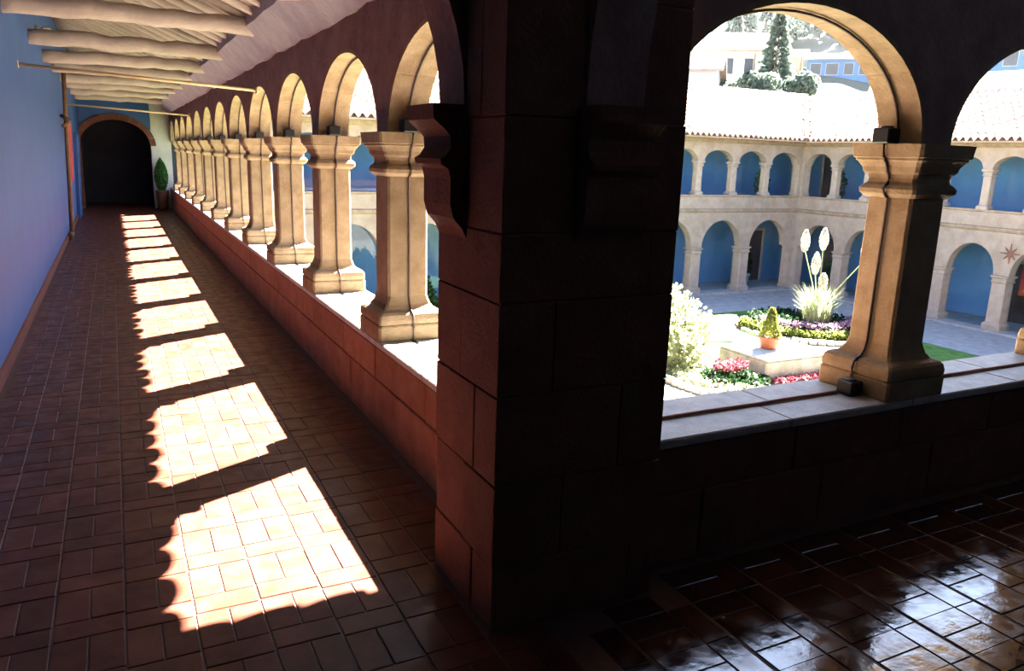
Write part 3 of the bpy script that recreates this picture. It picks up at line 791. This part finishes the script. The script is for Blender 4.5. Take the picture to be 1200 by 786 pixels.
MB().tube([(0, -.34, .015), (0, .34, .015)], .02, 6).build('pole', 'wood', e)

# ================================================================== THE GARDEN
gd = struct(box('floor_garden', (2.03, 3.21, G-.4), (XE-.36, YN-.36, G-.02), 'path'), 'sandy garden ground')
pv = struct(MB().box((2.1, 23.95, G-.02), (XE-.352, YN-.352, G+.02)).box((25.5, 5.0, G-.02), (XE-.352, 23.949, G+.02)).build('floor_paving', 'flag'), 'grey flagstone paving along the north and east wings')
# lawns
def lawn(poly, name, label):
    return struct(MB().prism(poly, 'z', G-.02, G+.03).build(name, 'grass'), label)
lawn([(17.0, 20.2), (20.0, 19.4), (20.3, 21.4), (21.2, 22.65), (22.4, 23.4), (25.4, 23.4), (25.4, 23.93), (12.0, 23.93), (12.0, 20.3)], 'floor_lawn', 'sunlit lawn between stone block and north paving')
lawn([(20.0, 5.0), (25.4, 5.0), (25.4, 17.7), (23.2, 17.75), (21.4, 17.0), (20.8, 15.0)], 'floor_lawn', 'green lawn beside the east paving')
lawn([(4.0, 9.0), (10.6, 9.0), (10.6, 23.9), (4.0, 23.9)], 'floor_lawn', 'lawn along the west wing below the sunlit arcade')
# round bed with the pampas clump
bx, by, br = 23.0, 20.55, 2.35
bed = MB().lathe([(br+.15, G-.02), (br+.15, G+.06), (br, G+.10), (.2, G+.14)], 40, bx, by).build('flower_bed', 'bedsoil')
tag(bed, 'round flower bed with yellow green hedge and pink flowers round the pampas clump', 'flower bed')
def edge_stones(cx, cy, r, a0, a1, nst, e):
    for k in range(nst):
        a = a0+(a1-a0)*(k+.5)/nst; L = r*(a1-a0)/nst*.46
        MB().cbox((-L, -.10, -.02), (L, .10, random.uniform(.12, .17)), .02).build('edging_stone', 'kerb', e, loc=(cx+r*math.cos(a), cy+r*math.sin(a), G), rot=(random.gauss(0, .04), random.gauss(0, .04), a+math.pi/2))
edge_stones(bx, by, br+.28, R(170), R(310), 22, bed)
hd = MB()
for i in range(3600):
    a = random.uniform(R(150), R(335)); r = br-.1+random.uniform(-.26, .2); z = G+.08+random.uniform(0, .36)*(1-abs(r-br+.1)/.5)
    hd.leaf((bx+r*math.cos(a), by+r*math.sin(a), z), .12)
hd.build('border_hedge', 'leafyel', bed, fix=False)['label'] = 'low yellow green border hedge'
fl = MB(); 
for i in range(420):
    a = random.uniform(R(165), R(330)); r = br-.5+random.uniform(-.35, .2)
    x, y = bx+r*math.cos(a), by+r*math.sin(a)
    for k in range(2): fl.leaf((x+random.uniform(-.05, .05), y+random.uniform(-.05, .05), G+.44+random.uniform(-.06, .14)), .12)
stuff(fl.build('pink_flowers', 'fpink', bed, fix=False))
fo = MB()
for i in range(3600):
    a = random.uniform(0, 6.28); r = random.uniform(.3, br-.25)
    fo.leaf((bx+r*math.cos(a), by+r*math.sin(a), G+.12+random.uniform(0, .34)), .15)
stuff(fo.build('foliage', 'leafdark', bed, fix=False))
# pampas clump with plumes
pm = empty('pampas_clump', (23.0, 19.95, G+.05)); tag(pm, 'tall tuft of arching grass with white plumes in the round bed', 'plant')
mb = MB()
for i in range(520):
    a = random.uniform(0, 6.28); r = random.uniform(0, .45); Ht = random.uniform(.9, 1.95); sp = random.uniform(.15, .75)
    x, y = r*math.cos(a), r*math.sin(a); ca, sa = math.cos(a), math.sin(a); w = .014
    P0 = Vector((x, y, 0)); P1 = Vector((x+ca*sp*.3, y+sa*sp*.3, Ht*.65)); P2 = Vector((x+ca*sp, y+sa*sp, Ht*random.uniform(.8, 1)))
    s_ = Vector((-sa, ca, 0))*w
    mb.add([P0-s_, P0+s_, P1+s_, P1-s_, P2], [(0,1,2,3),(3,2,4)])
mb.build('blades', 'leafpale', pm, fix=False)
for (dx, dy, h, L) in ((-.55, .45, 3.05, .75), (-.05, .05, 3.15, .75), (1.0, -.95, 2.75, .85), (-.2, .15, 2.25, .75), (.05, -.05, 1.75, .5)):
    sp = MB().tube([(0, 0, .4), (dx*.3, dy*.3, h*.5), (dx, dy, h)], .018, 5).build('stalk', 'leafpale', pm)
    mb = MB()
    for i in range(240):
        t = random.random(); r = .13*math.sin(math.pi*min(1, t*.85+.12)); a = random.uniform(0, 6.28)
        mb.leaf((dx+r*math.cos(a), dy+r*math.sin(a), h-.1+L*t), .13, Vector((math.cos(a)*.5, math.sin(a)*.5, 1)))
    mb.build('plume', 'plume', sp, fix=False)
# stone block in its own ringed bed
cbx, cby = 17.0, 16.3
bed2 = MB().lathe([(3.35, G-.02), (3.35, G+.04), (3.1, G+.07), (.2, G+.09)], 48, cbx, cby).build('flower_bed', 'path'); tag(bed2, 'wide sandy bed round the big stone block', 'flower bed')
edge_stones(cbx, cby, 3.5, R(150), R(260), 26, bed2)
blk = empty('stone_block', (17.2, 16.3, G+.06)); tag(blk, 'large low pale stone block carrying a terracotta pot', 'stone block')
me = MB().cbox((-1.28, -1.0, 0), (1.28, 1.0, .60), .05); me.build('body', 'granite', blk)
MB().cbox((-1.31, -1.03, .60), (1.31, 1.03, .66), .02).build('top_slab', 'kerb', blk)
e = empty('flower_pot', (17.02, 16.38, G+.722)); tag(e, 'terracotta pot with a pale conical shrub on the stone block', 'plant')
MB().lathe([(.22, 0), (.24, .02), (.30, .30), (.33, .31), (.33, .38), (.28, .38), (.27, .33)], 18).build('pot', 'terra', e, True)
mb = MB()
for i in range(700):
    t = random.random(); r = (.30*(1-t)+.05)*random.uniform(.6, 1); a = random.uniform(0, 6.28)
    mb.leaf((r*math.cos(a), r*math.sin(a), .36+.85*t), .11, Vector((math.cos(a)*.6, math.sin(a)*.6, 1)))
mb.build('foliage', 'leafyel', e, fix=False)
# red flowers in front of the block
rf = empty('flower_clump', (15.0, 15.55, G+.06)); tag(rf, 'clump of red flowers over dark leaves before the stone block', 'flowers')
mb = MB(); m2 = MB()
for i in range(1500):
    a = random.uniform(0, 6.28); r = math.sqrt(random.random()); x, y = .95*r*math.cos(a), .75*r*math.sin(a)
    mb.leaf((x*.75+y*.66, -x*.66+y*.75, random.uniform(.05, .42)*(1.15-r*.6)), .14)
for i in range(260):
    a = random.uniform(0, 6.28); r = math.sqrt(random.random()); x, y = .05+.55*r*math.cos(a), .25+.4*r*math.sin(a)
    m2.leaf((x, y, random.uniform(.38, .58)), .12)
mb.build('leaves', 'leafdark', rf, fix=False); m2.build('blossoms', 'fred', rf, fix=False)
# scattered low flowering edge
mb = MB()
for i in range(1500):
    a = random.uniform(R(165), R(255)); r = random.uniform(2.4, 3.3)
    mb.leaf((cbx+r*math.cos(a), cby+r*math.sin(a), G+.07+random.uniform(0, .2)), .12)
stuff(mb.build('groundcover', 'leafpale', bed2, fix=False))
mb = MB()
for i in range(300):
    x = random.uniform(15.9, 18.5)
    mb.leaf((x, 15.15+random.uniform(-.25, .08), G+.08+random.uniform(.0, .16)), .12)
stuff(mb.build('red_flowers', 'fred', bed2, fix=False))
# big pale bush
def bush(loc, rx, ry, rz, label, leafm, nl=5200, ls=.17, name='flowering_bush', peak=1.0):
    e = empty(name, loc); tag(e, label, 'bush')
    mb = MB()
    for i in range(nl):
        a = random.uniform(0, 6.28); c_ = random.uniform(0, 1); s_ = math.sqrt(max(0, 1-c_**(2*peak)))
        k = random.uniform(.8, 1.03)*(1+.10*math.sin(a*5+c_*7)+.06*math.sin(a*11-c_*9))
        mb.leaf((rx*s_*math.cos(a)*k, ry*s_*math.sin(a)*k, rz*c_*k+.05), ls, Vector((math.cos(a)*s_, math.sin(a)*s_, c_+.2))+Vector((random.gauss(0,.5), random.gauss(0,.5), random.gauss(0,.5))))
    mb.lathe([(rx*.75, .05), (rx*.74, rz*.3), (rx*.55, rz*.65), (rx*.2, rz*.85)], 12)
    mb.build('foliage', leafm, e, fix=False)
    for k in range(3):
        a = k*2.1; MB().tube([(0, 0, 0), (.2*math.cos(a), .2*math.sin(a), rz*.5)], [.05, .03], 5).build('stem', 'trunk', e)
    return e
bush((14.3, 18.7, G), 2.05, 1.8, 2.25, 'big pale rounded bush beside the stone block', 'leafpale')
bush((9.2, 14.8, G), 1.3, 1.3, 1.5, 'yellow green bush on the lawn below the west arcade', 'leafyel', 3000)
bush((9.0, 25.0, G), .9, .9, 1.9, 'dark clipped bush before the north wing', 'leafdark', 2500)
bush((6.5, 20.0, G), 1.2, 1.2, 1.0, 'low green bush on the lawn before the north wing', 'leaf', 2500)

# ================================================================== BEYOND THE ROOFS
def terr(x, y):
    t = (x+y)/math.sqrt(2); s = (x-y)/math.sqrt(2)
    k = [(-50, -4), (43, -4), (48, 4.6), (60, 7.5), (75, 10.8), (100, 18), (160, 37), (210, 47)]
    z = 47
    for (a, b), (c, d) in zip(k, k[1:]):
        if a <= t <= c: z = b+(d-b)*(t-a)/(c-a); break
    if t > 60: z += 1.2*math.sin(s*.11+t*.05)+.8*math.sin(s*.23-t*.09)
    return z
mb = MB(); n_ = 56; vs = []; fs = []
for i in range(n_+1):
    for j in range(n_+1):
        t = 44+166*(i/n_)**1.2; s = -110+220*j/n_
        x, y = (t+s)/math.sqrt(2), (t-s)/math.sqrt(2); vs.append((x, y, terr(x, y)))
for i in range(n_):
    for j in range(n_):
        a = i*(n_+1)+j; fs.append((a, a+1, a+n_+2, a+n_+1))
struct(mb.add(vs, fs).build('hillside', 'hill', None, True), 'hazy hillside beyond the roofs')
def pol(yw, d): return d*math.sin(R(yw)), d*math.cos(R(yw))
def house(yw, d, W, Dp, zb, hw, hr, mt, label, wins=(), rz=None, flat=False, roofmt='hroof'):
    x, y = pol(yw, d); e = empty('house', (x, y, zb), (0, 0, R(-yw if rz is None else rz))); tag(e, label, 'house', 'houses on the slope')
    MB().box((-W/2, -Dp/2, -6), (W/2, Dp/2, hw)).build('walls', mt, e)
    if flat: MB().cbox((-W/2-.4, -Dp/2-.6, hw+.001), (W/2+.4, Dp/2+.3, hw+.28), .04).build('roof', 'hwhite', e)
    else:
        o = .4
        MB().prism([(-Dp/2-o, hw-.05), (0, hw+hr), (Dp/2+o, hw-.05), (Dp/2+o, hw-.2), (0, hw+hr-.18), (-Dp/2-o, hw-.2)], 'x', -W/2-o, W/2+o).build('roof', roofmt, e)
        MB().prism([(-Dp/2, hw-.01), (0, hw+hr-.2), (Dp/2, hw-.01)], 'x', -W/2+.02, W/2-.02).build('gable', mt, e)
    for (u, z, w, h) in wins:
        f = MB().cbox((u-w/2-.035, -Dp/2-.06, z-.035), (u+w/2+.035, -Dp/2+.02, z+h+.035), .01).build('window', 'hwhite', e)
        MB().cbox((u-w/2, -Dp/2-.075, z), (u+w/2, -Dp/2-.05, z+h), .005).build('pane', 'hwin', f)
    return e
house(40.4, 60, 9.0, 6, 6.9, 2.7, 1.5, 'hwhite', 'long whitewashed house with tiled roof and two dark windows', [(.9, 1.1, .55, 1.0), (2.2, 1.1, .55, 1.0), (-2.2, 1.2, .5, .8)], rz=-36)
house(37.6, 52, 6.0, 5, 5.6, 1.9, 1.2, 'hwhite', 'low whitewashed house in front of the long white one', [(.8, .8, .6, .55)], rz=-44)
house(48.6, 64, 4.4, 4, 8.1, 1.35, 1.0, 'hblue', 'blue fronted house with a flat pale roof and window row', [(-1.6, .35, .7, .75), (-.5, .35, .8, .75), (.6, .35, .6, .75), (1.6, .35, .6, .75)], flat=True)
house(45.3, 69, 2.4, 4, 8.8, 1.6, .7, 'hochre', 'small ochre house beside the blue fronted one', [(0, 1.0, .5, .6)])
house(49.0, 80, 7, 6, 9.2, 1.6, 1.3, 'hwhite', 'white house with a reddish roof up behind the blue one', [(-1.5, .5, .7, .8), (1.5, .5, .7, .8)], rz=-30)
house(41.6, 84, 6, 5, 11.6, 1.6, 1.0, 'hwhite', 'white house on the slope behind the long white house', [(1.5, .6, .7, .8)], rz=-60)
house(59.6, 50, 11, 7, 5.2, .6, 1.5, 'hwhite', 'wide low house whose tiled roof rises behind the east wing', [(-3, .2, .7, .8)], rz=-76)
house(57.6, 66, 6, 5, 8.0, 2.4, .8, 'hblue', 'blue house up the slope behind the wide low roof', [(-1.3, 1.0, .8, .9), (.6, 1.0, .8, .9)], flat=True)
house(53.5, 88, 8, 6, 13.2, 2.0, 1.3, 'hwhite', 'white house alone on the upper slope', [(-2, .6, .8, .9), (2, .6, .8, .9)], rz=-50)
house(67.5, 64, 9, 7, 7.0, 2.2, 1.6, 'hochre', 'ochre house at the edge of the slope', [(-2, .8, .8, .9)], rz=-70)
house(30.0, 66, 8, 7, 7.0, 2.5, 1.6, 'hochre', 'ochre house beyond the long white one, away from the tall conifer', [(2, .8, .8, .9)], rz=-30)

# trees
def crown_conifer(h, r, n_=1500, ls=.5):
    mb = MB()
    for i in range(n_):
        t = random.random()**.8; rr = r*(1-t)*(.65+.45*((t*9) % 1))*random.uniform(.35, 1)+.05; a = random.uniform(0, 6.28)
        mb.leaf((rr*math.cos(a), rr*math.sin(a), h*(.12+.88*t)-rr*.25), ls*(1-.5*t), Vector((math.cos(a), math.sin(a), random.uniform(-.5, .2))))
    return mb.mesh('crown', fix=False)
def crown_round(h, r, n_=1500, ls=.55):
    mb = MB(); bl = [(random.gauss(0, r*.4), random.gauss(0, r*.4), h*random.uniform(.45, .85), r*random.uniform(.4, .65)) for _ in range(9)]
    for i in range(n_):
        x, y, z, q = random.choice(bl); d = Vector((random.gauss(0,1), random.gauss(0,1), random.gauss(0,1))).normalized()
        mb.leaf((x+d.x*q, y+d.y*q, z+d.z*q*.8), ls)
    return mb.mesh('crown', fix=False)
trk = MB().tube([(0, 0, -1), (.05, 0, .5)], [.16, .11], 7).tube([(.05, 0, .4), (0, 0, 4)], [.11, .05], 7).mesh('trunk'); trk.materials.append(M['trunk'])
def tree(loc, me, leafm, label, group=None, sc=1.0, name='tree'):
    e = empty(name, loc, (0, 0, random.uniform(0, 6.28))); e.scale = (sc, sc, sc); tag(e, label, 'tree', group)
    key = me.name+leafm
    if key not in tcache:
        m2 = me.copy(); m2.materials.clear(); m2.materials.append(M[leafm]); tcache[key] = m2
    link('crown', tcache[key], None, e); link('trunk', trk, None, e)
tcache = {}
mc1 = crown_conifer(6.3, 1.5, 2600, .42); mc2 = crown_conifer(9, 2.2, 1800, .7); mr1 = crown_round(3.2, 1.5, 2200, .35); mr2 = crown_round(6, 2.6, 1700, .7); mr3 = crown_round(5, 2.2, 1700, .6)
mc1.name = 'conifer_a'; mc2.name = 'conifer_b'; mr1.name = 'round_a'; mr2.name = 'round_b'; mr3.name = 'round_c'
x, y = pol(44.6, 55); tree((x, y, terr(x, y)), mc1, 'leafhaze', 'slender tall conifer standing between the white and blue houses', name='conifer_tree')
for yw, d, s, lab in ((43.2, 51.0, .85, 'bushy green tree at the foot of the tall conifer'), (46.2, 53.0, .75, 'rounded green tree beside the tall conifer, before the ochre house'), (41.2, 54.5, .5, 'small bush before the long white house')):
    x, y = pol(yw, d); tree((x, y, terr(x, y)-.2), mr1, 'leafhaze', lab, sc=s)
random.seed(21)
placed = []
def grove(n_, y0, y1, d0, d1, kinds, label, group, s0=.85, s1=1.35, name='tree'):
    c = 0; tries = 0
    while c < n_ and tries < 400:
        tries += 1
        x, y = pol(random.uniform(y0, y1), random.uniform(d0, d1)); s_ = random.uniform(s0, s1)
        if any(math.hypot(x-a, y-b) < 2.75*(s_+q) for a, b, q in placed): continue
        placed.append((x, y, s_)); me, lf = random.choice(kinds)
        tree((x, y, terr(x, y)-.3), me, lf, label, group, s_, name); c += 1
grove(12, 35.5, 43.8, 88, 118, [(mc2, 'leafhaze')], 'haze-pale conifer on the slope above the long white house', 'conifers above the white house', name='conifer_tree')
grove(14, 35.5, 44, 119, 165, [(mr2, 'leaf'), (mr3, 'leafhaze')], 'rounded leafy tree high on the slope above the long white house', 'trees high above the white house')
grove(11, 44.3, 53, 94, 120, [(mr2, 'leafhaze'), (mr3, 'leaf')], 'rounded leafy tree on the slope above the blue fronted house', 'trees above the blue house')
grove(13, 44.5, 54, 122, 165, [(mc2, 'leafhaze')], 'small conifer near the top of the slope above the blue fronted house', 'conifers above the blue house', name='conifer_tree')
grove(6, 55, 63, 90, 125, [(mr2, 'leaf'), (mr3, 'leafhaze')], 'rounded leafy tree on the slope above the wide low house', 'trees above the wide low house')
for yw, d, s in ((37.2, 74, .8), (39.6, 75, .9), (41.9, 76, .7)):
    x, y = pol(yw, d); tree((x, y, terr(x, y)-.3), mc2, 'leafhaze', 'haze-pale conifer just behind the roof of the long white house', 'conifers behind the white house', s, 'conifer_tree')

# thin noon haze lying over the slope behind the houses
hz = bpy.data.materials.new('noon_haze'); hz.use_nodes = True; n = hz.node_tree.nodes; n.clear()
ou = n.new('ShaderNodeOutputMaterial'); vo = n.new('ShaderNodeVolumeScatter'); vo.inputs['Color'].default_value = (.88, .94, 1, 1)
vo.inputs['Density'].default_value = .00035; vo.inputs['Anisotropy'].default_value = .2
hz.node_tree.links.new(vo.outputs[0], ou.inputs['Volume']); M['haze'] = hz
h_ = MB().box((-75, -22, 3), (75, 110, 70)).build('haze', 'haze', None, False, (70/math.sqrt(2), 70/math.sqrt(2), 0), (0, 0, R(-45)))
tag(stuff(h_), 'pale noon haze hanging over the hillside', 'haze')
